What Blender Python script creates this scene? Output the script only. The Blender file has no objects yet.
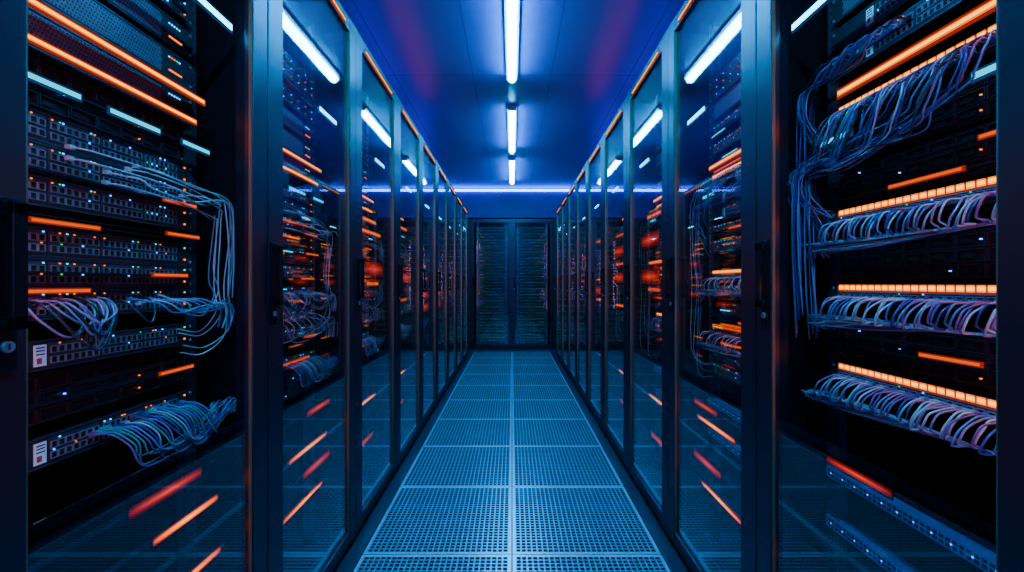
import bpy, bmesh, math, random
from mathutils import Vector, Matrix
random.seed(7)
C = bpy.context.scene.collection
CAMH = 1.10
AX = 0.67
BAY = 0.69
Y0 = 0.88   # centre of first visible bay

# ------------------------------------------------------------------ materials
def new_mat(name):
    m = bpy.data.materials.new(name); m.use_nodes = True
    nt = m.node_tree
    for n in list(nt.nodes): nt.nodes.remove(n)
    out = nt.nodes.new('ShaderNodeOutputMaterial')
    return m, nt, out

def pbr(name, col, rough=0.4, metal=0.0, var=0.15, scale=20.0, coat=0.0, spec=0.5):
    m, nt, out = new_mat(name)
    b = nt.nodes.new('ShaderNodeBsdfPrincipled')
    tc = nt.nodes.new('ShaderNodeTexCoord')
    nz = nt.nodes.new('ShaderNodeTexNoise'); nz.inputs['Scale'].default_value = scale
    nz.inputs['Detail'].default_value = 3
    nt.links.new(tc.outputs['Object'], nz.inputs['Vector'])
    mr = nt.nodes.new('ShaderNodeMapRange')
    mr.inputs['To Min'].default_value = max(0.02, rough*(1-var)); mr.inputs['To Max'].default_value = min(1, rough*(1+var))
    nt.links.new(nz.outputs['Fac'], mr.inputs['Value'])
    nt.links.new(mr.outputs['Result'], b.inputs['Roughness'])
    mx = nt.nodes.new('ShaderNodeMix'); mx.data_type = 'RGBA'
    mx.inputs[6].default_value = (col[0]*(1-var), col[1]*(1-var), col[2]*(1-var), 1)
    mx.inputs[7].default_value = (min(1,col[0]*(1+var)), min(1,col[1]*(1+var)), min(1,col[2]*(1+var)), 1)
    nt.links.new(nz.outputs['Fac'], mx.inputs[0])
    nt.links.new(mx.outputs[2], b.inputs['Base Color'])
    b.inputs['Metallic'].default_value = metal
    b.inputs['Specular IOR Level'].default_value = spec
    b.inputs['Coat Weight'].default_value = coat
    nt.links.new(b.outputs[0], out.inputs[0])
    return m

def coated(name, dif, glo, rough):
    """dark satin paint: low diffuse plus a weak constant sheen, with slight procedural roughness variation"""
    m, nt, out = new_mat(name)
    tc = nt.nodes.new('ShaderNodeTexCoord'); nz = nt.nodes.new('ShaderNodeTexNoise'); nz.inputs['Scale'].default_value = 3
    nt.links.new(tc.outputs['Object'], nz.inputs['Vector'])
    mr = nt.nodes.new('ShaderNodeMapRange'); mr.inputs['To Min'].default_value = rough*.9; mr.inputs['To Max'].default_value = rough*1.1
    nt.links.new(nz.outputs['Fac'], mr.inputs['Value'])
    d = nt.nodes.new('ShaderNodeBsdfDiffuse'); d.inputs[0].default_value = (*dif, 1)
    g = nt.nodes.new('ShaderNodeBsdfGlossy'); g.inputs['Color'].default_value = (*glo, 1)
    nt.links.new(mr.outputs['Result'], g.inputs['Roughness'])
    a = nt.nodes.new('ShaderNodeAddShader'); nt.links.new(d.outputs[0], a.inputs[0]); nt.links.new(g.outputs[0], a.inputs[1])
    nt.links.new(a.outputs[0], out.inputs[0])
    return m

def emit(name, col, s):
    m, nt, out = new_mat(name)
    e = nt.nodes.new('ShaderNodeEmission')
    e.inputs[0].default_value = (*col, 1); e.inputs[1].default_value = s
    nt.links.new(e.outputs[0], out.inputs[0])
    return m

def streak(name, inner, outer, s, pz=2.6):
    """painted reflection streak, emissive: brightest along its middle, fading to the rim"""
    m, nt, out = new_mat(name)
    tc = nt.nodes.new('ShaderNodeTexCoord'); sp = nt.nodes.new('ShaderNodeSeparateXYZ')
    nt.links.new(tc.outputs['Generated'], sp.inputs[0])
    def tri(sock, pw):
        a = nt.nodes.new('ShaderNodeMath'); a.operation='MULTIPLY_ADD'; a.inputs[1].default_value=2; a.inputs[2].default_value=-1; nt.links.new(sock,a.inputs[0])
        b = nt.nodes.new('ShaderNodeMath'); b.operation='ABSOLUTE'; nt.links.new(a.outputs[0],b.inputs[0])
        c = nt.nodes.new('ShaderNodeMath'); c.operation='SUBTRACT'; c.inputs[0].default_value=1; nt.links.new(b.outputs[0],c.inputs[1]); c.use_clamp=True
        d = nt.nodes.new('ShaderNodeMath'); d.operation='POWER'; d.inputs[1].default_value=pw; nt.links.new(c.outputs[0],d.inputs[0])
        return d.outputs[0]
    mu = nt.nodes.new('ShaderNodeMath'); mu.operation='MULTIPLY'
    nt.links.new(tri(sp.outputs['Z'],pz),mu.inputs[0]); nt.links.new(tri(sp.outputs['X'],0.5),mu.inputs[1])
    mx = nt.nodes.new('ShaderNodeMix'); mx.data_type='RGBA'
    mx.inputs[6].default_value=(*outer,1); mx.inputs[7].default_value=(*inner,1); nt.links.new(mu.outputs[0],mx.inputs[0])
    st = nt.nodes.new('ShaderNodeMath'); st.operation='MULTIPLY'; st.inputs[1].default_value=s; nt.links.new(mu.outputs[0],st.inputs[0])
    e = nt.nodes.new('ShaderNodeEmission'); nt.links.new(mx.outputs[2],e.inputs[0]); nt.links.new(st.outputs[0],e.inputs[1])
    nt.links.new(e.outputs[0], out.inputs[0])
    return m

def glass_mat():
    m, nt, out = new_mat('door_glass')
    lw = nt.nodes.new('ShaderNodeLayerWeight'); lw.inputs[0].default_value = 0.5
    p = nt.nodes.new('ShaderNodeMath'); p.operation = 'POWER'; p.inputs[1].default_value = 4.2
    nt.links.new(lw.outputs['Facing'], p.inputs[0])
    ma = nt.nodes.new('ShaderNodeMath'); ma.operation = 'MULTIPLY_ADD'
    ma.inputs[1].default_value = 0.75; ma.inputs[2].default_value = 0.085
    nt.links.new(p.outputs[0], ma.inputs[0])
    b = nt.nodes.new('ShaderNodeBsdfPrincipled')
    b.inputs['Base Color'].default_value = (0.85, 0.90, 1, 1)
    b.inputs['Metallic'].default_value = 1.0
    b.inputs['Roughness'].default_value = 0.02
    b.inputs['Transmission Weight'].default_value = 1.0
    b.inputs['Alpha'].default_value = 0.1
    nt.links.new(ma.outputs[0], b.inputs['Alpha'])
    nt.links.new(b.outputs[0], out.inputs[0])
    m.blend_method = 'BLEND'
    return m

M = {}
M['frame'] = coated('black_powder_coat', (0.008, 0.008, 0.014), (0.03, 0.03, 0.05), 0.35)
M['door'] = coated('door_frame_metal', (0.010, 0.007, 0.012), (0.12, 0.070, 0.105), 0.30)
M['rubber'] = coated('handle_plastic', (0.006, 0.006, 0.009), (0.045, 0.045, 0.06), 0.18)
M['bead'] = pbr('bead_painted_orange_reflection', (0.5, 0.13, 0.08), 0.4, 0.3, 0.04, 3)  # orange reflection along the stile edge, painted into the bead colour
M['inner'] = pbr('cabinet_inner_black', (0.004, 0.006, 0.012), 0.4, 0.1, 0.3, 10, spec=0.3)
M['glass'] = glass_mat()
M['rail'] = pbr('rail_zinc', (0.10, 0.085, 0.14), 0.4, 0.8)
M['railblue'] = pbr('rail_zinc_blue_reflection', (0.16, 0.20, 0.6), 0.35, 0.6)  # blue reflection put into the zinc base colour
M['hole'] = pbr('hole_black', (0.002, 0.002, 0.003), 0.8)
M['tilehole'] = pbr('tile_hole_dark', (0.004, 0.03, 0.06), 0.6, 0.0)  # hole walls coloured darker than the tile, painted shade
M['chassis'] = pbr('switch_chassis', (0.032, 0.028, 0.042), 0.36, 0.4, 0.25, 40)
M['dark'] = pbr('dark_server_metal', (0.014, 0.012, 0.02), 0.36, 0.3, 0.25, 40)
M['darkrim'] = pbr('dark_tray_rim', (0.05, 0.035, 0.055), 0.4, 0.5, 0.25, 40)
M['port'] = pbr('port_rim_metal', (0.32, 0.26, 0.36), 0.35, 0.5)
M['white'] = pbr('tag_white', (0.85, 0.85, 0.9), 0.5)
M['tagred'] = pbr('tag_red', (0.6, 0.05, 0.04), 0.5)
M['steel'] = pbr('lock_steel', (0.45, 0.45, 0.5), 0.3, 0.6)
M['ledg'] = emit('led_green', (0.0, 1.0, 0.25), 1.2)
M['ledb'] = emit('led_blue', (0.01, 0.25, 1.0), 5)
M['ledc'] = emit('led_cyan', (0.0, 0.7, 1.0), 2.4)
M['ledo'] = emit('led_orange', (1.0, 0.16, 0.0), 2.2)
M['orange'] = emit('orange_strip_light', (1.0, 0.15, 0.0), 1.9)
M['orangecore'] = emit('orange_strip_core', (1.0, 0.42, 0.01), 3.6)
M['orangedim'] = emit('orange_glint_dim', (1.0, 0.10, 0.0), 1.2)  # orange glints and glow patches, painted as emission
M['orangeglow'] = emit('orange_strip_halo', (1.0, 0.045, 0.0), 0.35)  # halo around the orange lights, painted as a dim emissive band
M['streak'] = streak('orange_reflection_streak', (1.0, 0.32, 0.01), (1.0, 0.05, 0.0), 5.5, 1.5)  # orange reflections of the lower glass, painted as emission
M['streakred'] = streak('red_reflection_streak', (1.0, 0.09, 0.01), (1.0, 0.015, 0.01), 1.3, 2.0)  # reddish reflections and blobs, painted as emission
M['window'] = emit('orange_port_window', (1.0, 0.15, 0.0), 2.8)
M['cyan'] = emit('cyan_reflection_streak', (0.0, 0.62, 0.9), 1.9)  # tube reflections in the glass, painted as glowing strips
M['cyanbright'] = emit('cyan_bright_reflection_streak', (0.05, 0.62, 1.0), 9)  # brighter tube reflection in the door glass, painted as emission
M['cyanglow'] = emit('cyan_strip_halo', (0.0, 0.2, 0.6), 0.25)  # halo around the cyan streaks, painted as a dim emissive band
M['addedfill'] = emit('added_inner_fill', (0.78, 0.36, 0.95), 12)  # added fill that brightens gear and cables
M['addedwarmfill'] = emit('added_inner_warm_fill', (1.0, 0.18, 0.03), 34)  # added warm fill for an orange cast on the gear
M['tube'] = emit('ceiling_tube_light', (0.0, 0.50, 1.0), 175)
M['added_cove'] = emit('added_blue_ceiling_wash', (0.03, 0.02, 1.0), 16)  # added source that turns the ceiling blue
M['added_cove_red'] = emit('added_red_ceiling_wash', (1.0, 0.03, 0.12), 5.5)  # added source for the reddish haze on the ceiling
M['bluestrip'] = emit('blue_wall_strip_light', (0.0, 0.10, 1.0), 34)
M['teal'] = emit('server_teal_light', (0.0, 0.26, 0.36), 0.6)
M['tealdim'] = emit('shelf_teal_dim', (0.0, 0.14, 0.24), 0.16)  # faint glow painted on shelf edges that are no lamps
M['housing'] = pbr('lamp_housing', (0.1, 0.2, 0.4), 0.4, 0.4)
CAB = [pbr('cable_lavender', (0.34, 0.20, 0.34), 0.25), pbr('cable_light_blue', (0.13, 0.19, 0.44), 0.25),
       pbr('cable_pale_grey', (0.52, 0.44, 0.50), 0.25), pbr('cable_deep_blue', (0.03, 0.04, 0.25), 0.25),
       pbr('cable_teal', (0.03, 0.30, 0.34), 0.25), pbr('cable_black', (0.02, 0.02, 0.035), 0.25), pbr('cable_violet', (0.24, 0.08, 0.26), 0.25)]
CNAME = ['lavender', 'light blue', 'pale grey', 'deep blue', 'teal', 'black', 'violet']
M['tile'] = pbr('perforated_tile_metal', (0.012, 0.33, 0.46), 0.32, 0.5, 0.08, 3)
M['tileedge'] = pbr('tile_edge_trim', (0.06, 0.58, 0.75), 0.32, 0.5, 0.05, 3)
M['floor'] = pbr('solid_floor', (0.006, 0.02, 0.045), 0.4, 0.0, 0.2, 4, spec=0.3)
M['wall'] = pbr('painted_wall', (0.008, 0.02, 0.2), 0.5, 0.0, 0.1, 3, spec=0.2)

def ceil_mat():
    m, nt, out = new_mat('ceiling_panels')
    tc = nt.nodes.new('ShaderNodeTexCoord')
    br = nt.nodes.new('ShaderNodeTexBrick')
    br.offset = 0.0; br.squash = 1.0
    br.inputs['Scale'].default_value = 1.0
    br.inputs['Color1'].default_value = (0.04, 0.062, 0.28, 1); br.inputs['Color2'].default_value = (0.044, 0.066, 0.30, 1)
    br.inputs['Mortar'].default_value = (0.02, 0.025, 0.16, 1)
    br.inputs['Mortar Size'].default_value = 0.005
    br.inputs['Brick Width'].default_value = 0.6; br.inputs['Row Height'].default_value = 1.2
    mp = nt.nodes.new('ShaderNodeMapping'); mp.inputs['Location'].default_value = (0.3, 0.15, 0)
    nt.links.new(tc.outputs['Object'], mp.inputs[0]); nt.links.new(mp.outputs[0], br.inputs['Vector'])
    b = nt.nodes.new('ShaderNodeBsdfPrincipled')
    b.inputs['Roughness'].default_value = 0.36; b.inputs['Metallic'].default_value = 0.2
    nt.links.new(br.outputs['Color'], b.inputs['Base Color'])
    nt.links.new(b.outputs[0], out.inputs[0])
    return m
M['ceil'] = ceil_mat()

# ------------------------------------------------------------------ mesh builder
class MB:
    def __init__(s): s.v=[]; s.f=[]; s.mi=[]; s.mats=[]; s.sm=[]
    def mid(s, key):
        m = M[key] if isinstance(key, str) else key
        if m not in s.mats: s.mats.append(m)
        return s.mats.index(m)
    def box(s, x0,x1,y0,y1,z0,z1, mat):
        i=len(s.v); k=s.mid(mat)
        s.v += [(x0,y0,z0),(x1,y0,z0),(x1,y1,z0),(x0,y1,z0),(x0,y0,z1),(x1,y0,z1),(x1,y1,z1),(x0,y1,z1)]
        for q in ((0,3,2,1),(4,5,6,7),(0,1,5,4),(1,2,6,5),(2,3,7,6),(3,0,4,7)):
            s.f.append(tuple(i+a for a in q)); s.mi.append(k); s.sm.append(False)
    def quad(s, pts, mat):
        i=len(s.v); s.v += pts; s.f.append(tuple(range(i,i+len(pts)))); s.mi.append(s.mid(mat)); s.sm.append(False)
    def ring(s, cx,cz,w,h,t,y0,y1,mat):
        s.box(cx-w/2,cx+w/2,y0,y1,cz+h/2-t,cz+h/2,mat); s.box(cx-w/2,cx+w/2,y0,y1,cz-h/2,cz-h/2+t,mat)
        s.box(cx-w/2,cx-w/2+t,y0,y1,cz-h/2+t,cz+h/2-t,mat); s.box(cx+w/2-t,cx+w/2,y0,y1,cz-h/2+t,cz+h/2-t,mat)
    def cyl(s, p0, p1, r, mat, n=12):
        s.tube([Vector(p0),Vector(p1)], r, mat, n, caps=True)
    def tube(s, pts, r, mat, n=6, caps=True):
        k=s.mid(mat); base=len(s.v); up=Vector((0,0,1)); prev=None
        L=len(pts)
        for a,p in enumerate(pts):
            t=(pts[min(a+1,L-1)]-pts[max(a-1,0)])
            if t.length<1e-7: t=Vector((0,1,0))
            t.normalize()
            if prev is None:
                ref = up if abs(t.dot(up))<0.9 else Vector((1,0,0))
                nn=(ref-t*ref.dot(t)).normalized()
            else:
                nn=(prev-t*prev.dot(t))
                nn = nn.normalized() if nn.length>1e-6 else prev
            prev=nn; b=t.cross(nn)
            for j in range(n):
                an=2*math.pi*j/n
                q=p+nn*(math.cos(an)*r)+b*(math.sin(an)*r)
                s.v.append((q.x,q.y,q.z))
        for a in range(L-1):
            for j in range(n):
                j2=(j+1)%n
                s.f.append((base+a*n+j, base+a*n+j2, base+(a+1)*n+j2, base+(a+1)*n+j)); s.mi.append(k); s.sm.append(True)
        if caps:
            s.f.append(tuple(base+j for j in reversed(range(n)))); s.mi.append(k); s.sm.append(False)
            s.f.append(tuple(base+(L-1)*n+j for j in range(n))); s.mi.append(k); s.sm.append(False)
    def mesh(s, name, bevel=0.0):
        me=bpy.data.meshes.new(name); me.from_pydata(s.v,[],s.f)
        for m in s.mats: me.materials.append(m)
        me.polygons.foreach_set('material_index', s.mi)
        me.polygons.foreach_set('use_smooth', s.sm)
        if bevel>0:
            bm=bmesh.new(); bm.from_mesh(me)
            bmesh.ops.bevel(bm, geom=list(bm.edges), offset=bevel, segments=2, affect='EDGES', profile=0.5, clamp_overlap=True)
            bm.to_mesh(me); bm.free()
        me.update()
        return me

def catmull(P, seg=5):
    P=[Vector(p) for p in P]; out=[]
    Q=[P[0]*2-P[1]]+P+[P[-1]*2-P[-2]]
    for i in range(1,len(Q)-2):
        for a in range(seg):
            t=a/seg; p0,p1,p2,p3=Q[i-1],Q[i],Q[i+1],Q[i+2]
            out.append(0.5*((2*p1)+(p2-p0)*t+(2*p0-5*p1+4*p2-p3)*t*t+(3*p1-p0-3*p2+p3)*t**3))
    out.append(P[-1]); return out

def mesh_obj(name, me, parent=None, loc=(0,0,0), rot=0.0, **props):
    o=bpy.data.objects.new(name, me); C.objects.link(o)
    o.location=loc; o.rotation_euler=(0,0,rot)
    if parent: o.parent=parent
    for k,v in props.items():
        if v: o[k]=v
    return o

def spawn(name, parts, loc, rot, label, category, group=None):
    """parts: list of (name, mesh, label, subparts)"""
    root=bpy.data.objects.new(name, None); C.objects.link(root)
    root.empty_display_size=0.05
    root.location=loc; root.rotation_euler=(0,0,rot)
    root['label']=label; root['category']=category
    if group: root['group']=group
    def rec(par, ps):
        for p in ps:
            o=mesh_obj(p[0], p[1], par)
            if p[2]: o['label']=p[2]
            if p[0] in ('indicator_lights','port_bank'): o['kind']='stuff'
            if len(p)>3 and p[3]: rec(o, p[3])
    rec(root, parts)
    return root

def single(name, me, loc, rot, label, category, group=None):
    o=mesh_obj(name, me, None, loc, rot, label=label, category=category)
    if group: o['group']=group
    return o

# ------------------------------------------------------------------ room shell
def structure(name, mb):
    o=mesh_obj(name, mb.mesh(name)); o['kind']='structure'; return o
RX=1.85; YN=-1.7; YF=8.75; HC=2.70
TW=0.61
mb=MB()
ye=TW*12
mb.box(-RX,-TW-0.002,YN,YF,-0.2,0,'floor'); mb.box(TW+0.002,RX,YN,YF,-0.2,0,'floor')
mb.box(-TW-0.002,TW+0.002,ye,YF,-0.2,0,'floor')
mb.box(-TW-0.002,TW+0.002,YN,ye,-0.2,-0.032,'floor')
structure('floor', mb)
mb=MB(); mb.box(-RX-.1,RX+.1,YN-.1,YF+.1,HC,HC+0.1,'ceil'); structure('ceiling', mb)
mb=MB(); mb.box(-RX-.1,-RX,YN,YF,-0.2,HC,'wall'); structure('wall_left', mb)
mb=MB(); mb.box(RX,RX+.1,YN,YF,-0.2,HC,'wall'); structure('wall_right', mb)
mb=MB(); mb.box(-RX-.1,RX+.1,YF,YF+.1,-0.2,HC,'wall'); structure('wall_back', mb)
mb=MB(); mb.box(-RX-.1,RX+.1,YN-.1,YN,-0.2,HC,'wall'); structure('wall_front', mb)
mb=MB(); mb.box(-RX,RX,7.56,YF,2.215,HC,'wall'); structure('trim_1', mb)

# perforated floor tiles
def tile_mesh():
    m=MB(); S=TW-0.005; h=S/2; bo=0.013; N=26; p=(S-2*bo)/N; hw=p*0.33; d=0.03
    for (a,b,c,e) in ((-h,h,-h,-h+bo),(-h,h,h-bo,h),(-h,-h+bo,-h+bo,h-bo),(h-bo,h,-h+bo,h-bo)):
        m.quad([(a,c,0),(b,c,0),(b,e,0),(a,e,0)],'tileedge')
    for (a,b) in (((-h,-h),(h,-h)),((h,-h),(h,h)),((h,h),(-h,h)),((-h,h),(-h,-h))):
        m.quad([(a[0],a[1],-d),(b[0],b[1],-d),(b[0],b[1],0),(a[0],a[1],0)],'tileedge')
    for i in range(N):
        for j in range(N):
            x0=-h+bo+i*p; y0=-h+bo+j*p; x1=x0+p; y1=y0+p; cx=(x0+x1)/2; cy=(y0+y1)/2
            a=[(x0,y0,0),(x1,y0,0),(x1,y1,0),(x0,y1,0)]
            b=[(cx-hw,cy-hw,0),(cx+hw,cy-hw,0),(cx+hw,cy+hw,0),(cx-hw,cy+hw,0)]
            for k in range(4):
                k2=(k+1)%4
                m.quad([a[k],a[k2],b[k2],b[k]],'tile')
                m.quad([b[k],b[k2],(b[k2][0],b[k2][1],-0.006),(b[k][0],b[k][1],-0.006)],'tilehole')
    return m.mesh('floor_tile')
tm=tile_mesh()
for r in range(-2,12):
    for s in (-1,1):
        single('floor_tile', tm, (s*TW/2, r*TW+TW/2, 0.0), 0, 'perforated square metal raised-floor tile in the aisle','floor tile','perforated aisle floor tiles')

# ------------------------------------------------------------------ ceiling lights
def ceil_light():
    h=MB(); h.box(-0.045,0.045,-0.63,0.63,-0.02,0.0,'housing')
    h.box(-0.04,0.04,-0.64,-0.625,-0.05,-0.0,'housing'); h.box(-0.04,0.04,0.625,0.64,-0.05,-0.0,'housing')
    t=MB(); t.tube([Vector((0,-0.625,-0.042)),Vector((0,0.625,-0.042))],0.027,'tube',14)
    return [('lamp_housing',h.mesh('lamp_housing',0.003),None),('light_tube',t.mesh('light_tube'),'glowing cyan-white tube')]
cl=ceil_light()
for y in (-0.85,0.97,2.80,4.66,6.30):
    spawn('ceiling_light',cl,(0,y,HC),0,'long glowing cyan-white tube light on the aisle ceiling','light','aisle ceiling tube lights')
t=MB(); t.box(-1.7,1.7,-0.03,0.0,-0.012,0.012,'bluestrip')
single('wall_strip_light',t.mesh('wall_strip_light'),(0,7.56,HC-0.03),0,'thin blue light strip along the end wall under the ceiling','light')
def added_cove(mat,L):  # unseen tubes added on the cabinet tops to colour the ceiling
    b=MB(); b.box(-0.03,0.03,-L/2,L/2,0,0.03,'housing')
    t=MB(); t.tube([Vector((0,-L/2,0.045)),Vector((0,L/2,0.045))],0.018,mat,10)
    return [('lamp_housing',b.mesh('added_cove_housing'),None),('light_tube',t.mesh('added_cove_tube'),None)]
cb=added_cove('added_cove',1.3); cr=added_cove('added_cove_red',1.6)
for s in (-1,1):
    for i,y in enumerate((0.2,1.9,3.6,5.3)):
        spawn('added_ceiling_wash',cb,(s*1.15,y+0.3,2.2),0,'added blue tube hidden on the cabinet tops to tint the ceiling','light','added blue ceiling wash tubes')
    spawn('added_ceiling_wash',cr,(s*0.84,3.8,2.2),0,'added red tube hidden on the cabinet tops to tint the ceiling','light','added red ceiling wash tubes')

# ------------------------------------------------------------------ cabinet
HW=BAY/2-0.001; H=2.2; D=1.0
def cabinet_parts(near, strips=True, glasstop=None, hoff=0.034, dm='door'):
    """near: local x sign of the side where the added inner fill strip sits"""
    b=MB()
    b.box(-HW,HW,0.02,D,0.0,0.05,'frame'); b.box(-HW,HW,0.02,D,H-0.04,H,'frame')
    for sx in (-1,1):
        x0,x1=sorted((sx*HW,sx*(HW-0.035)))
        b.box(x0,x1,0.022,0.06,0.05,H-0.04,'frame'); b.box(x0,x1,D-0.04,D,0.05,H-0.04,'frame')
        x0,x1=sorted((sx*HW,sx*(HW-0.008)))
        b.box(x0,x1,0.06,D-0.04,0.05,H-0.04,'inner')
    b.box(-HW+0.008,HW-0.008,D-0.02,D-0.005,0.05,H-0.04,'inner')
    d=MB(); sw=0.068 if strips else 0.05
    nr=(near<0) and strips
    xl=-HW+sw+(0.012 if nr else 0); xr=HW-sw-(0.012 if (near>0 and strips) else 0)
    d.box(-HW+0.002,xl,-0.006,0.018,0.03,H-0.01,dm); d.box(xr,HW-0.002,-0.006,0.018,0.03,H-0.01,dm)
    d.box(xl,xr,-0.004,0.017,0.03,0.085,dm); d.box(xl,xr,-0.004,0.017,H-0.065,H-0.01,dm)
    gt=glasstop or H-0.064
    g=MB(); g.box(xl-0.001,xr+0.001,0.005,0.010,0.084,gt,'glass')
    bd=MB()
    bd.box(xl+.0005,xl+.004,-0.003,0.0045,0.086,H-0.066,'bead'); bd.box(xr-.004,xr-.0005,-0.003,0.0045,0.086,H-0.066,'bead')
    h=MB(); hx=-HW+hoff
    h.box(hx-0.014,hx+0.014,-0.012,-0.0065,CAMH-0.115,CAMH+0.115,'rubber')
    h.box(hx-0.009,hx+0.009,-0.032,-0.021,CAMH-0.060,CAMH+0.108,'rubber')
    h.box(hx-0.009,hx+0.009,-0.032,-0.012,CAMH+0.088,CAMH+0.108,'rubber')
    h.box(hx-0.009,hx+0.009,-0.032,-0.012,CAMH-0.060,CAMH-0.040,'rubber')
    lk=MB(); lk.cyl((hx,-0.012,CAMH-0.082),(hx,-0.0155,CAMH-0.082),0.0075,'steel',16)
    lk.box(hx-0.001,hx+0.001,-0.0162,-0.0155,CAMH-0.086,CAMH-0.078,'hole')
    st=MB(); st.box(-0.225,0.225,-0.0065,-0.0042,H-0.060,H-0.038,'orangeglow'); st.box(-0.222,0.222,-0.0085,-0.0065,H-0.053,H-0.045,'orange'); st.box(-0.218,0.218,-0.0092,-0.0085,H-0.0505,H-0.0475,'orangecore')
    sub=[('handle',h.mesh('handle',0.003),'black plastic swing handle'),('lock',lk.mesh('lock'),'round steel key lock')]
    if strips: sub.append(('glass_bead',bd.mesh('glass_bead'),None))
    sub.append(('door_glass',g.mesh('door_glass'),'clear reflective glass pane'))
    if strips: sub.append(('light_strip',st.mesh('light_strip'),'thin orange glowing strip'))
    rl=[]
    for sx in (-1,1):
        r=MB(); x0,x1=sorted((sx*0.228,sx*0.262))
        r.box(x0,x1,0.134,0.139,0.06,H-0.05,'rail'); 
        xa,xb=sorted((sx*0.262,sx*0.266)); r.box(xa,xb,0.134,0.18,0.06,H-0.05,'rail')
        z=0.09
        while z<H-0.08:
            r.box(sx*0.251-0.004,sx*0.251+0.004,0.1335,0.1341,z,z+0.008,'hole'); z+=0.0222
        rl.append(('mounting_rail',r.mesh('mounting_rail'),None))
    il=MB(); iw=MB(); x0,x1=sorted((near*(HW-0.038),near*(HW-0.046)))  # added fill strips, hidden behind the near stile
    zz=0.6; i=0
    while zz<1.93:
        if i%3==2: iw.box(x0,x1,0.028,0.040,zz,zz+0.07,'addedwarmfill'); zz+=0.075
        else: il.box(x0,x1,0.028,0.040,zz,zz+0.13,'addedfill'); zz+=0.135
        i+=1
    parts=[('cabinet_frame',b.mesh('cabinet_frame'),None),
           ('door',d.mesh('door',0.0015),'dark metal door frame',sub)]
    if strips: parts+= [('light_strip',il.mesh('light_strip'),'added pale violet fill strip hidden behind the stile'),('light_strip',iw.mesh('light_strip'),'added warm fill strip hidden behind the stile')]
    return parts+rl
cabL=cabinet_parts(-1,hoff=.022); cabR=cabinet_parts(1,hoff=.05); cabE=cabinet_parts(-1,False,dm='frame')
cabL0=cabinet_parts(-1,True,0.76,.050); cabR0=cabinet_parts(1,True,0.76,.05)

def bar(z,y,segs,mat,th,w=0.262,core=None):  # same bar carries strip lights and painted reflection streaks
    m=MB(); m.box(-w,w,y,y+0.012,z-min(th,.006)*0.5,z+min(th,.006)*0.5,'frame')
    subs=[]
    cy=mat.startswith('cyan'); gl='cyanglow' if cy else 'orangeglow'
    for a,b in segs:
        e=MB()
        if mat.startswith('streak'):
            e.box(a-.004,b+.004,y-0.003,y+0.001,z-th,z+th,mat)
        else:
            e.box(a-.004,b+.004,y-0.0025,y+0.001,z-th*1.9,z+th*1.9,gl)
            e.box(a,b,y-0.004,y-0.0025,z-th,z+th,mat)
            if core: e.box(a+.004,b-.004,y-0.005,y-0.004,z-th*.5,z+th*.5,core)
        subs.append(('strip_or_streak_face',e.mesh('strip_or_streak_face'),None))
    nm='cyan glowing bar painted in for a reflected tube' if cy else 'orange glowing bar'
    return ('strip_or_streak_bar',m.mesh('strip_or_streak_bar'),nm,subs)
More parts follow.
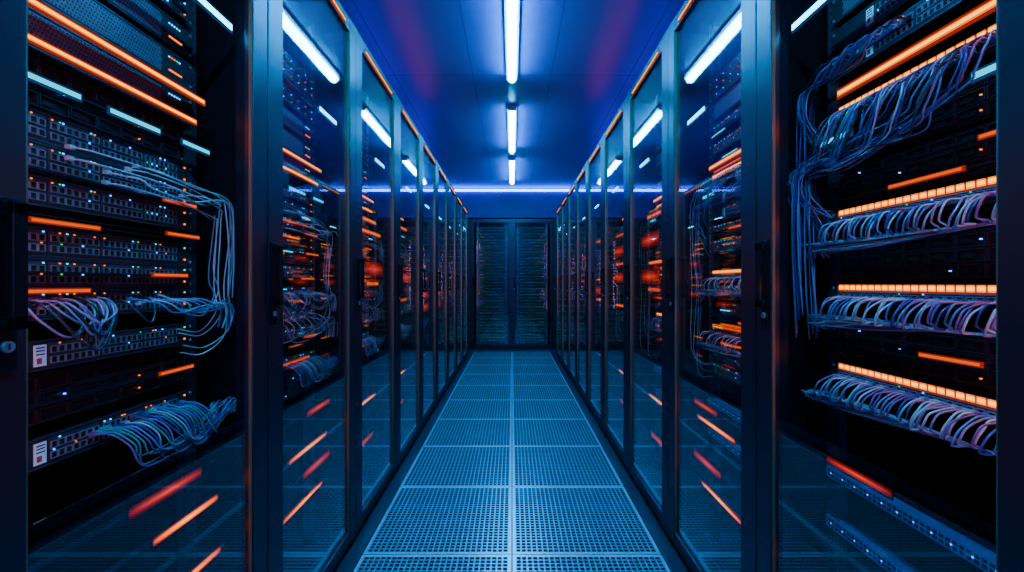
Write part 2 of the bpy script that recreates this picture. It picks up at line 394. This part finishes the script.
def bar_parts(near, k):
    f=-near
    def S(*ss): return [tuple(sorted((f*a,f*b))) for a,b in ss]
    out=[]
    if near<0:
        specs=[(0.455,0.105,S((-0.25,0.25)),'orange',0.0045,'orangecore'),(0.395,0.105,S((-0.25,0.22)),'orange',0.004,'orangecore'),
               (0.332,0.10,S((-0.19,-0.08),(-0.02,0.10),(0.17,0.26)),'cyan',0.004,None)]  # cyan segments stand in for tubes reflected inside the glass
    else:
        specs=[(0.447,0.10,S((-0.25,0.18)),'orange',0.006,'orangecore'),
               (0.345,0.10,S((-0.23,-0.13),(0.14,0.24)),'cyan',0.005,None)]  # cyan segments stand in for reflected tubes
    specs.append((0.66,0.055,S((0.12,0.28)),'cyanbright',0.007,None))  # ceiling tube reflected in the door, built as a glowing bar
    if k==1:  # reflection streaks of the lower glass, built as soft glowing bars
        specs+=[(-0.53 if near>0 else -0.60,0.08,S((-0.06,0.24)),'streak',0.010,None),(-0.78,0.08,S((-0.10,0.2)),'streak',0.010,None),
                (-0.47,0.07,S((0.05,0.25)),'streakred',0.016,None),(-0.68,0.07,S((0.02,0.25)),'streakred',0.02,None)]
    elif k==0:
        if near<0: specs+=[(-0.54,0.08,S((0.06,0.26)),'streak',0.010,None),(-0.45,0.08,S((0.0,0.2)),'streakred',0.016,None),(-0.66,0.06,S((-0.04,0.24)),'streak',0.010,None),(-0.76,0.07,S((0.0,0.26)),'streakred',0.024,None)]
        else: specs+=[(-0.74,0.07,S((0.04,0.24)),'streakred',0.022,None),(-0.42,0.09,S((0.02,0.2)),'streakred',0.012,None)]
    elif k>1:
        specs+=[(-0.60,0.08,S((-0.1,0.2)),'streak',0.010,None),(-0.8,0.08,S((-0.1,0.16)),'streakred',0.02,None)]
    for z,y,sg,mt,th,co in specs: out.append(bar(CAMH+z,y,sg,mt,th,core=co))
    rnd=random.Random(k*3+near)
    acc=[(-.20,.12,.22),(.02,.10,.2),(.115,.14,.24),(.19,.13,.23),(.105,-.15,-.03),(-.012,-.2,-.05)] if near<0 else [(-.135,-.13,-.02),(.245,-.23,-.13),(.20,-.1,.05)]  # orange glints on the gear, painted as small glowing bars
    if k>0: acc=acc+[(rnd.uniform(-.35,.5),rnd.uniform(-.2,0),rnd.uniform(.05,.2)) for _ in range(4)]
    for z,a,b in acc: out.append(bar(CAMH+z,.112,S((a,b)),'orangedim',.0025,.23))
    if k>0:  # added cyan accents, painted as thin glowing bars
        for j in range(4): 
            a=rnd.uniform(-.2,.1); out.append(bar(CAMH+rnd.uniform(-.3,.75),.112,S((a,a+rnd.uniform(.05,.12))),'cyan',.0022,.23))
    if k>=2:  # orange and red glow patches of the further bays, painted as bars
        for j in range(6):
            z=rnd.choice((.08,.0,-.2,.3))+rnd.uniform(-.05,.06)+j*.01
            out.append(bar(CAMH+z,.06,S((rnd.uniform(-.1,.0),rnd.uniform(.12,.24))),'orangedim' if j%2 else 'orange',.006,.262))
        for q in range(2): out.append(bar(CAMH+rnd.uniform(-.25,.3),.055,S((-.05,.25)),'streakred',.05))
    return out

# ------------------------------------------------------------------ rack gear (front at y=0, bottom z=0)
W=0.482
def leds(e, pts, rnd, sz=0.0012, probs=('ledg','ledb','ledb','ledc','ledo')):
    for x,z in pts:
        k=rnd.choice(probs); e.box(x-sz,x+sz,-0.0052,-0.0035,z-sz,z+sz,k)
def chassis(hh, edge='rail', body='chassis'):
    c=MB(); c.box(-0.22,0.22,0.0,0.30,0.001,hh-0.001,body); c.box(-W/2,W/2,-0.003,0.0,0.0,hh,body)
    c.box(-0.22,0.22,-0.0045,-0.003,hh-0.003,hh-0.0005,edge); c.box(-0.22,0.22,-0.0045,-0.003,0.0005,0.003,edge)
    for sx in (-1,1):
        for z in (0.009,hh-0.009): c.cyl((sx*0.233,-0.003,z),(sx*0.233,-0.0055,z),0.0032,'steel',8)
    return c
def network_switch(seed, tag=True):
    rnd=random.Random(seed); hh=0.052
    c=chassis(hh)
    p=MB(); e=MB(); pts=[]
    for g in range(4):
        gx=-0.205+g*0.1
        if tag and g==0: continue
        p.box(gx-0.002,gx+0.094,-0.0036,-0.003,0.006,0.046,'rail')
        for i in range(7):
            x=gx+0.0068+i*0.0132
            for zc in (0.016,0.034):
                p.ring(x,zc,0.0118,0.0122,0.0010,-0.006,-0.0036,'port')
                p.box(x-0.0048,x+0.0048,-0.0042,-0.0036,zc-0.0050,zc+0.0050,'hole')
            if rnd.random()<0.4: pts.append((x-0.003,0.044))
            if rnd.random()<0.2: pts.append((x+0.003,0.044))
            if rnd.random()<0.2: pts.append((x,0.025))
    leds(e,pts,rnd)
    e.box(0.212,0.216,-0.0052,-0.003,0.040,0.044,rnd.choice(['ledg','ledo','ledb']))
    e.box(0.212,0.216,-0.0052,-0.003,0.012,0.016,'ledo')
    parts=[('chassis',c.mesh('chassis'),None),('port_bank',p.mesh('port_bank'),'rows of square network ports'),('indicator_lights',e.mesh('indicator_lights'),'tiny coloured status lights')]
    if tag:
        t=MB(); x=-0.131; t.box(x,x+0.020,-0.0048,-0.0031,0.008,0.044,'white'); t.box(x+.004,x+.012,-0.0051,-0.0048,0.012,0.022,'tagred')
        for zz in (.027,.033,.038): t.box(x+.003,x+.017,-0.0051,-0.0048,zz,zz+.002,'hole')
        parts.append(('name_tag',t.mesh('name_tag'),'small white printed sticker'))
    return parts
def patch_panel(seed):
    rnd=random.Random(seed); hh=0.044
    c=chassis(hh); p=MB(); e=MB(); o=MB()
    for i in range(24):
        x=-0.207+i*0.018
        p.ring(x,0.016,0.0145,0.014,0.0016,-0.007,-0.003,'port')
        p.box(x-0.0056,x+0.0056,-0.0036,-0.003,0.011,0.021,'hole')
        o.box(x-0.0074,x+0.0074,-0.0045,-0.003,0.0305,0.0430,'window')
        o.box(x-0.0064,x+0.0064,-0.0048,-0.0045,0.0335,0.0400,'orangecore')
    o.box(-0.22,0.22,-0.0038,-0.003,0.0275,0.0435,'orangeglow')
    p.box(-0.22,0.22,-0.0045,-0.003,0.0255,0.0275,'port')
    leds(e,[(-0.207+i*0.018,0.0245) for i in range(24) if rnd.random()<0.2],rnd)
    return [('chassis',c.mesh('chassis'),None),('port_bank',p.mesh('port_bank'),'row of square network ports'),
            ('port_window',o.mesh('port_window'),'row of orange glowing windows'),('indicator_lights',e.mesh('indicator_lights'),'tiny coloured status lights')]
def mesh_server(seed):
    rnd=random.Random(seed); hh=0.066
    c=chassis(hh); p=MB(); e=MB()
    for j in range(7):
        for i in range(52):
            x=-0.20+i*0.0066+(0.0033 if j%2 else 0); z=0.010+j*0.0076
            p.ring(x,z,0.0062,0.0064,0.0010,-0.0045,-0.003,'port')
    leds(e,[(0.165+0.008*i,0.05) for i in range(5)],rnd,0.0016)
    e.box(0.165,0.205,-0.0045,-0.003,0.018,0.022,'ledo')
    return [('chassis',c.mesh('chassis'),None),('mesh_grille',p.mesh('mesh_grille'),'perforated metal grille'),('indicator_lights',e.mesh('indicator_lights'),None)]
def rack_server(seed, mode='blue'):
    rnd=random.Random(seed); hh=0.088
    teal=mode=='teal'
    rim={'blue':'rail','teal':'inner','dark':'darkrim'}[mode]; body={'blue':'chassis','teal':'inner','dark':'dark'}[mode]
    c=chassis(hh,rim,body); p=MB(); e=MB()
    for i in range(8):
        for j in range(3):
            x=-0.19+i*0.0545; z=0.016+j*0.027
            p.ring(x,z,0.052,0.024,0.0018,-0.009,-0.003,rim)
            p.box(x-0.020,x+0.006,-0.006,-0.003,z-0.004,z+0.004,body)
            if teal and j!=1 and rnd.random()<.6: e.box(x-0.022,x+rnd.uniform(0.0,.022),-0.0105,-0.0085,z-0.004,z+0.003,'teal')
            if rnd.random()<{'blue':1,'teal':0.05,'dark':.1}[mode]:
                q=.0022 if teal else .0012
                e.box(x+0.018-q,x+0.018+q,-0.0095,-0.006,z-q,z+q,rnd.choice(['ledb','ledb','ledo'] if teal else ['ledg','ledb','ledb','ledb','ledo']))
    if teal:
        e.box(-.215,.215,-0.0085,-0.0065,.004,.018,'tealdim'); e.box(-.215,.215,-0.0085,-0.0065,.060,.076,'tealdim')
    return [('chassis',c.mesh('chassis'),None),('drive_bay',p.mesh('drive_bay'),'rows of removable drive trays'),('indicator_lights',e.mesh('indicator_lights'),None)]
def rail_bar():
    m=MB(); hh=0.026
    m.box(-0.262,0.262,-0.003,0.03,0,0.003,'railblue'); m.box(-0.262,0.262,-0.003,0.0,0.003,hh,'railblue'); m.box(-0.262,0.262,-0.003,0.03,hh-0.003,hh,'railblue')
    for i in range(40):
        x=-0.25+i*0.0128
        m.box(x-0.004,x+0.004,-0.0036,-0.003,0.005,0.011,'hole'); m.box(x-0.004,x+0.004,-0.0036,-0.003,0.015,0.021,'hole')
        if i%3==0: m.box(x+.005,x+.0075,-0.004,-0.003,0.011,0.0135,'ledb')
    return m.mesh('support_rail')
SW=[network_switch(i,i%2==0) for i in range(4)]
PP=[patch_panel(i+20) for i in range(2)]
MS=[mesh_server(i+40) for i in range(2)]
RS=[rack_server(i+50) for i in range(2)]
RT=[rack_server(i+60,'teal') for i in range(4)]
DS=[rack_server(i+70,'dark') for i in range(3)]
RB=rail_bar()
def joined(parts):
    bm=bmesh.new(); mats=[]
    for p in parts:
        me=p[1]; n0=len(bm.faces); bm.from_mesh(me); bm.faces.ensure_lookup_table()
        idx=[]
        for m in me.materials:
            if m not in mats: mats.append(m)
            idx.append(mats.index(m))
        for f in bm.faces[n0:]: f.material_index=idx[f.material_index]
    me=bpy.data.meshes.new(parts[0][1].name+'_far'); bm.to_mesh(me); bm.free()
    for m in mats: me.materials.append(m)
    return me
FAR={}
def gear(kind, name, tpl, xf, z, far, label, cat, group, jitter=0):
    loc,rot=xf(0,0.13+jitter,z)
    if far:
        key=tpl[0][1].name
        if key not in FAR: FAR[key]=joined(tpl)
        single(name, FAR[key], loc, rot, label, cat, group)
    else:
        spawn(name, tpl, loc, rot, label, cat, group)

LB={'sw':'black rack-mounted network switch with rows of ports inside a glass-door cabinet',
    'pp':'patch panel with glowing orange port windows and plugged cables',
    'ms':'rack server with perforated metal front and status lights',
    'rs':'black storage server with drive trays and blue status lights',
    'ds':'unlit dark storage server with black drive trays',
    'rt':'dark rack server with dim teal lit drive trays'}
def put(code, xf, z, far, rnd):
    if code=='sw': gear('sw','network_switch',SW[rnd.randrange(4)],xf,z,far,LB['sw'],'network switch','network switches in the cabinets')
    if code=='pp': gear('pp','patch_panel',PP[rnd.randrange(2)],xf,z,far,LB['pp'],'patch panel','lit patch panels in the cabinets')
    if code=='ms': gear('ms','rack_server',MS[rnd.randrange(2)],xf,z,far,LB['ms'],'server','mesh-front servers in the cabinets')
    if code=='rs': gear('rs','storage_server',RS[rnd.randrange(2)],xf,z,far,LB['rs'],'server','storage servers in the cabinets')
    if code=='ds': gear('ds','storage_server',DS[rnd.randrange(3)],xf,z,far,LB['ds'],'server','dark storage servers in the cabinets',.02)

def xform(s, yc):
    rot=-s*math.pi/2
    Rm=Matrix.Rotation(rot,4,'Z')
    base=Vector((s*AX,yc,0))
    def f(x,y,z):
        v=base+Rm@Vector((x,y,z)); return (v.x,v.y,v.z),rot
    return f

# ------------------------------------------------------------------ cables
cable_count=0
farcab=MB()
def cable(pts, ci, s, yc, near, far, lab, r=0.0025):
    global cable_count
    f=-near
    P=catmull([(f*p[0],p[1],p[2]) for p in pts],5)
    if not far and cable_count<299:
        m=MB(); m.tube(P,r,CAB[ci],7)
        a=P[0]; m.box(a.x-0.005,a.x+0.005,a.y-0.004,a.y+0.012,a.z-0.004,a.z+0.004,CAB[ci])
        (loc,rot)=xform(s,yc)(0,0,0)
        single('network_cable',m.mesh('network_cable'),loc,rot,'thin %s network cable %s'%(CNAME[ci],lab),'cable','network cables in the cabinets')
        cable_count+=1
    else:
        X=xform(s,yc)
        farcab.tube([Vector(X(p.x,p.y,p.z)[0]) for p in P[::2]],r,CAB[ci],4)

def R(a,b): return random.uniform(a,b)
UE=0.295
def loops_panel(h, s, yc, near, far, n=42, drop=0.045, down=-0.06, cols=(0,0,6,1,2,3,6,2,2)):
    for i in range(n):
        u=-0.212+i*0.424/(n-1); j=R(-.009,.009); dy=R(-.014,.009)
        ue=UE+R(-.08,.01); ye=R(.08,.115); zz=h-drop+R(-.010,.014)
        mid=(u+ue)/2
        pts=[(u,.121,h+.014),(u,.104,h+.012),(u-.002,.086+dy,h+.002+j),(u+.001,.078+dy,h-.014+j),(u+.012,.084+dy,h-.031+j),(u+.028,.102+dy*.5,h-drop+.008)]
        if ue-u>0.14: pts.append((mid+.02,.105+dy,zz))
        pts+= [(max(u+.055,ue-.03),ye,zz-.002),(max(u+.06,ue),ye+.01,zz-.006),(max(u+.065,ue+R(-.01,.01)),ye+.02,h+down+R(-.01,.01))]
        cable(pts,random.choice(cols),s,yc,near,far,'looping out of a lit patch panel',.0020)
def loops_big(h, s, yc, near, far, n=20, u0=-0.2,u1=0.2, drop=0.13, down=-0.4, cols=(2,1,0,0,3,3,6,5)):
    for i in range(n):
        c=round((i/n)*6)/6   # gather into loose clumps
        u=u0+(u1-u0)*(i/n); uc=u0+(u1-u0)*c
        dr=drop*R(.55,1.15); ue=UE+R(-.04,.02); ye=R(.06,.11); jj=R(-.014,.012); q=R(-.01,.012)
        um=u*.35+uc*.65+q
        pts=[(u,.121,h),(u+q*.3,.098,h+.004),(u*.7+um*.3,.078+jj,h-.014),(um,.064+jj,h-dr*.42),(um+.025+q,.066+jj,h-dr*.78),(um+.065+q,.080+jj,h-dr*1.0)]
        if ue-um>0.18: pts.append(((um+.07+ue)/2,.085+jj,h-drop*R(.75,1.2)))
        pts=[p for p in pts if p[0]<ue-0.01]+[(ue-.01,ye,h-drop*R(.8,1.15)),(ue+R(-.005,.01),ye,h-drop-.05)]
        if i%3==0: pts+=[(ue+R(-.01,.01),ye,h+down*.6),(ue+R(-.015,.01),ye+.01,h+down+R(-.05,.05))]
        else: pts+=[(ue+R(-.01,.01),ye+.02,h-drop-.09),(ue-.02,.13,h-drop-R(.1,.2))]
        cable(pts,random.choice(cols),s,yc,near,far,'sweeping in a curved bundle',.0019)
def verticals(s,yc,near,far,n=6,top=0.4,bot=-0.35):
    for i in range(n):
        u0=R(-.1,.2); ue=UE+R(-.02,.02); y=R(.06,.1); t=CAMH+top+R(-.06,.04); b=CAMH+bot+R(-.06,.06)
        pts=[(u0,.121,t-.02),(u0+.02,.09,t-.025),((u0+ue)/2,.085,t-.03+R(-.01,.01)),(ue-.02,y,t-.05),(ue+R(-.01,.01),y,(t+b)/2+.1),(ue+R(-.02,.01),y+.01,(t+b)/2-.05),(ue-.01,y,b+.05),(ue-.05,.1,b),(ue-.10,.121,b+.01)]
        cable(pts,random.choice((2,2,0,1)),s,yc,near,far,'running down the side of the rack',0.0017)
def bunch(h,s,yc,near,far,n,u0,u1,cols,drop=.05,end=-.1):
    for i in range(n):
        u=u0+(u1-u0)*i/max(1,n-1); ue=UE+R(-.03,.02); ye=R(.055,.1)
        pts=[(u,.121,h+R(-.01,.01)),(u+.005,.09,h-.003),(u+.02,.068,h-drop*.4),(u+.05,.07+R(-.01,.01),h-drop*R(.8,1.2)),((u+.05+ue)/2,.075,h-drop*R(.7,1.2)),(ue-.01,ye,h-drop*R(.2,.6)),(ue+.01,ye,h+end*.5),(ue+R(-.01,.01),ye,h+end)]
        cable(pts,random.choice(cols),s,yc,near,far,'bundled out of a network switch',.0019)
def tangle(h,s,yc,near,far,n,u0,u1,cols,drop=.06):
    """short patch leads looping back into the same switch"""
    for i in range(n):
        u=R(u0,u1); v=u+R(.05,.13); d=drop*R(.5,1.2)
        pts=[(u,.121,h+R(-.01,.01)),(u+.004,.09,h),(u+.015,.07,h-d*.5),((u+v)/2,.068+R(-.01,.01),h-d),(v-.01,.075,h-d*.5),(v,.095,h),(v,.121,h+R(-.01,.01))]
        cable(pts,random.choice(cols),s,yc,near,far,'looping between switch ports',.0020)

# ------------------------------------------------------------------ fill the aisle
LCODE=[('rs',.73),('rs',.636),('ms',.556),('ms',.478),('ms',.392),('ds',.300),('sw',.240),('sw',.187),('sw',.131),('sw',.045),('sw',-.008),('sw',-.062),('sw',-.147),('ds',-.242),('sw',-.312)]
RCODE=[('rs',.72),('ms',.64),('sw',.57),('sw',.50),('pp',.385),('ds',.285),('ds',.19),('pp',.135),('ds',.008),('pp',-.045),('ds',-.18),('pp',-.235)]
LFULL=[('rs',.73),('rs',.636),('ms',.556),('ms',.478),('ms',.392),('sw',.30),('sw',.245),('sw',.187),('sw',.131),('sw',.075),('sw',.015),('sw',-.06),('sw',-.147),('sw',-.21),('sw',-.312),('ds',-.42)]
RFULL=[('rs',.72),('ms',.64),('sw',.57),('sw',.50),('pp',.385),('sw',.30),('sw',.24),('sw',.18),('sw',.12),('pp',.01),('sw',-.055),('sw',-.12),('pp',-.20),('sw',-.30),('sw',-.36)]
for s in (-1,1):
    near = -1 if s<0 else 1
    for k in range(-1,9):
        yc=Y0+BAY*k; rot=-s*math.pi/2
        far=k>=2
        base=(cabL0 if s<0 else cabR0) if k==0 else (cabL if s<0 else cabR)
        parts=base+(bar_parts(near,k) if k>=0 else [])
        spawn('server_cabinet',parts,(s*AX,yc,0),rot,'tall black server cabinet with glass door facing the aisle','server cabinet','glass-door cabinets lining the aisle')
        if k<0: continue
        X=xform(s,yc); rnd=random.Random(k*7+s)
        g=far
        if s<0:
            for c,z in (LCODE if k==0 else LFULL):
                if k==0 and c=='sw':
                    gear('sw','network_switch',SW[(0,2)[z<-.2] if z<-.1 else (1,3)[z>.1]],X,CAMH+z,g,LB['sw'],'network switch','network switches in the cabinets')
                else: put(c,X,CAMH+z,g,rnd)
        else:
            for c,z in (RCODE if k==0 else RFULL): put(c,X,CAMH+z,g,rnd)
        if s<0:
            verticals(s,yc,near,far,6,.27,-.12)
            bunch(CAMH-.312+.028,s,yc,near,far,24,-.03,.2,(4,1,6,2,3,0,4),.075,-.05)
            bunch(CAMH-.06+.028,s,yc,near,far,7,.05,.2,(0,2,1),.03,-.08)
            tangle(CAMH-.06+.028,s,yc,near,far,12 if k==0 else 14,-.2,.0,(3,5,0,6),.07)
            bunch(CAMH+.187+.028,s,yc,near,far,3,.0,.2,(2,0),.02,-.25)
            if k>0: bunch(CAMH-.147+.028,s,yc,near,far,10,-.2,.2,(0,0,2),.07,-.1)
        elif k==0:
            loops_panel(CAMH+.135,s,yc,near,far)
            loops_panel(CAMH-.045,s,yc,near,far)
            loops_panel(CAMH-.235,s,yc,near,far)
            loops_big(CAMH+.40,s,yc,near,far,46,-.16,.2,.115,-.5)
            loops_big(CAMH+.53,s,yc,near,far,14,.02,.2,.05,-.5)
        else:
            loops_panel(CAMH+.01,s,yc,near,far,n=18)
            loops_panel(CAMH-.20,s,yc,near,far,n=18)
            loops_big(CAMH+.40,s,yc,near,far,8,drop=.09)
            verticals(s,yc,near,far,4)
        if s>0 :
            for z in (-.485,-.61):
                loc,r_=X(0,.13,CAMH+z); single('support_rail',RB,loc,r_,'perforated zinc support rail across the rack','rack rail','perforated support rails')
if farcab.v:
    o=single('network_cable',farcab.mesh('network_cable'),(0,0,0),0,'mass of thin lavender and blue network cables in the further cabinets','cable'); o['kind']='stuff'

# end cabinets facing the camera
for i,xc in enumerate((-1.035,-.345,.345,1.035)):
    spawn('server_cabinet',cabE,(xc,7.58,0),0,'tall black server cabinet with glass door closing the aisle end','server cabinet','cabinets across the aisle end')
    rnd=random.Random(i+90)
    for j in range(19):
        gear('rt','rack_server',RT[rnd.randrange(4)],(lambda x,y,z:((xc+x,7.58+y,z),0)),0.12+j*.104,True,LB['rt'],'server','dim teal servers in the end cabinets')

# ------------------------------------------------------------------ world + camera
w=bpy.data.worlds.new('World'); bpy.context.scene.world=w; w.use_nodes=True
w.node_tree.nodes['Background'].inputs[0].default_value=(0.01,0.03,0.1,1); w.node_tree.nodes['Background'].inputs[1].default_value=0.2
cam=bpy.data.cameras.new('camera'); co=bpy.data.objects.new('camera',cam); C.objects.link(co)
co.location=(0,0,CAMH); co.rotation_euler=(math.pi/2,0,0)
cam.sensor_width=36; cam.lens=450/1024*36; cam.shift_y=-0.002; cam.clip_start=0.02
bpy.context.scene.camera=co
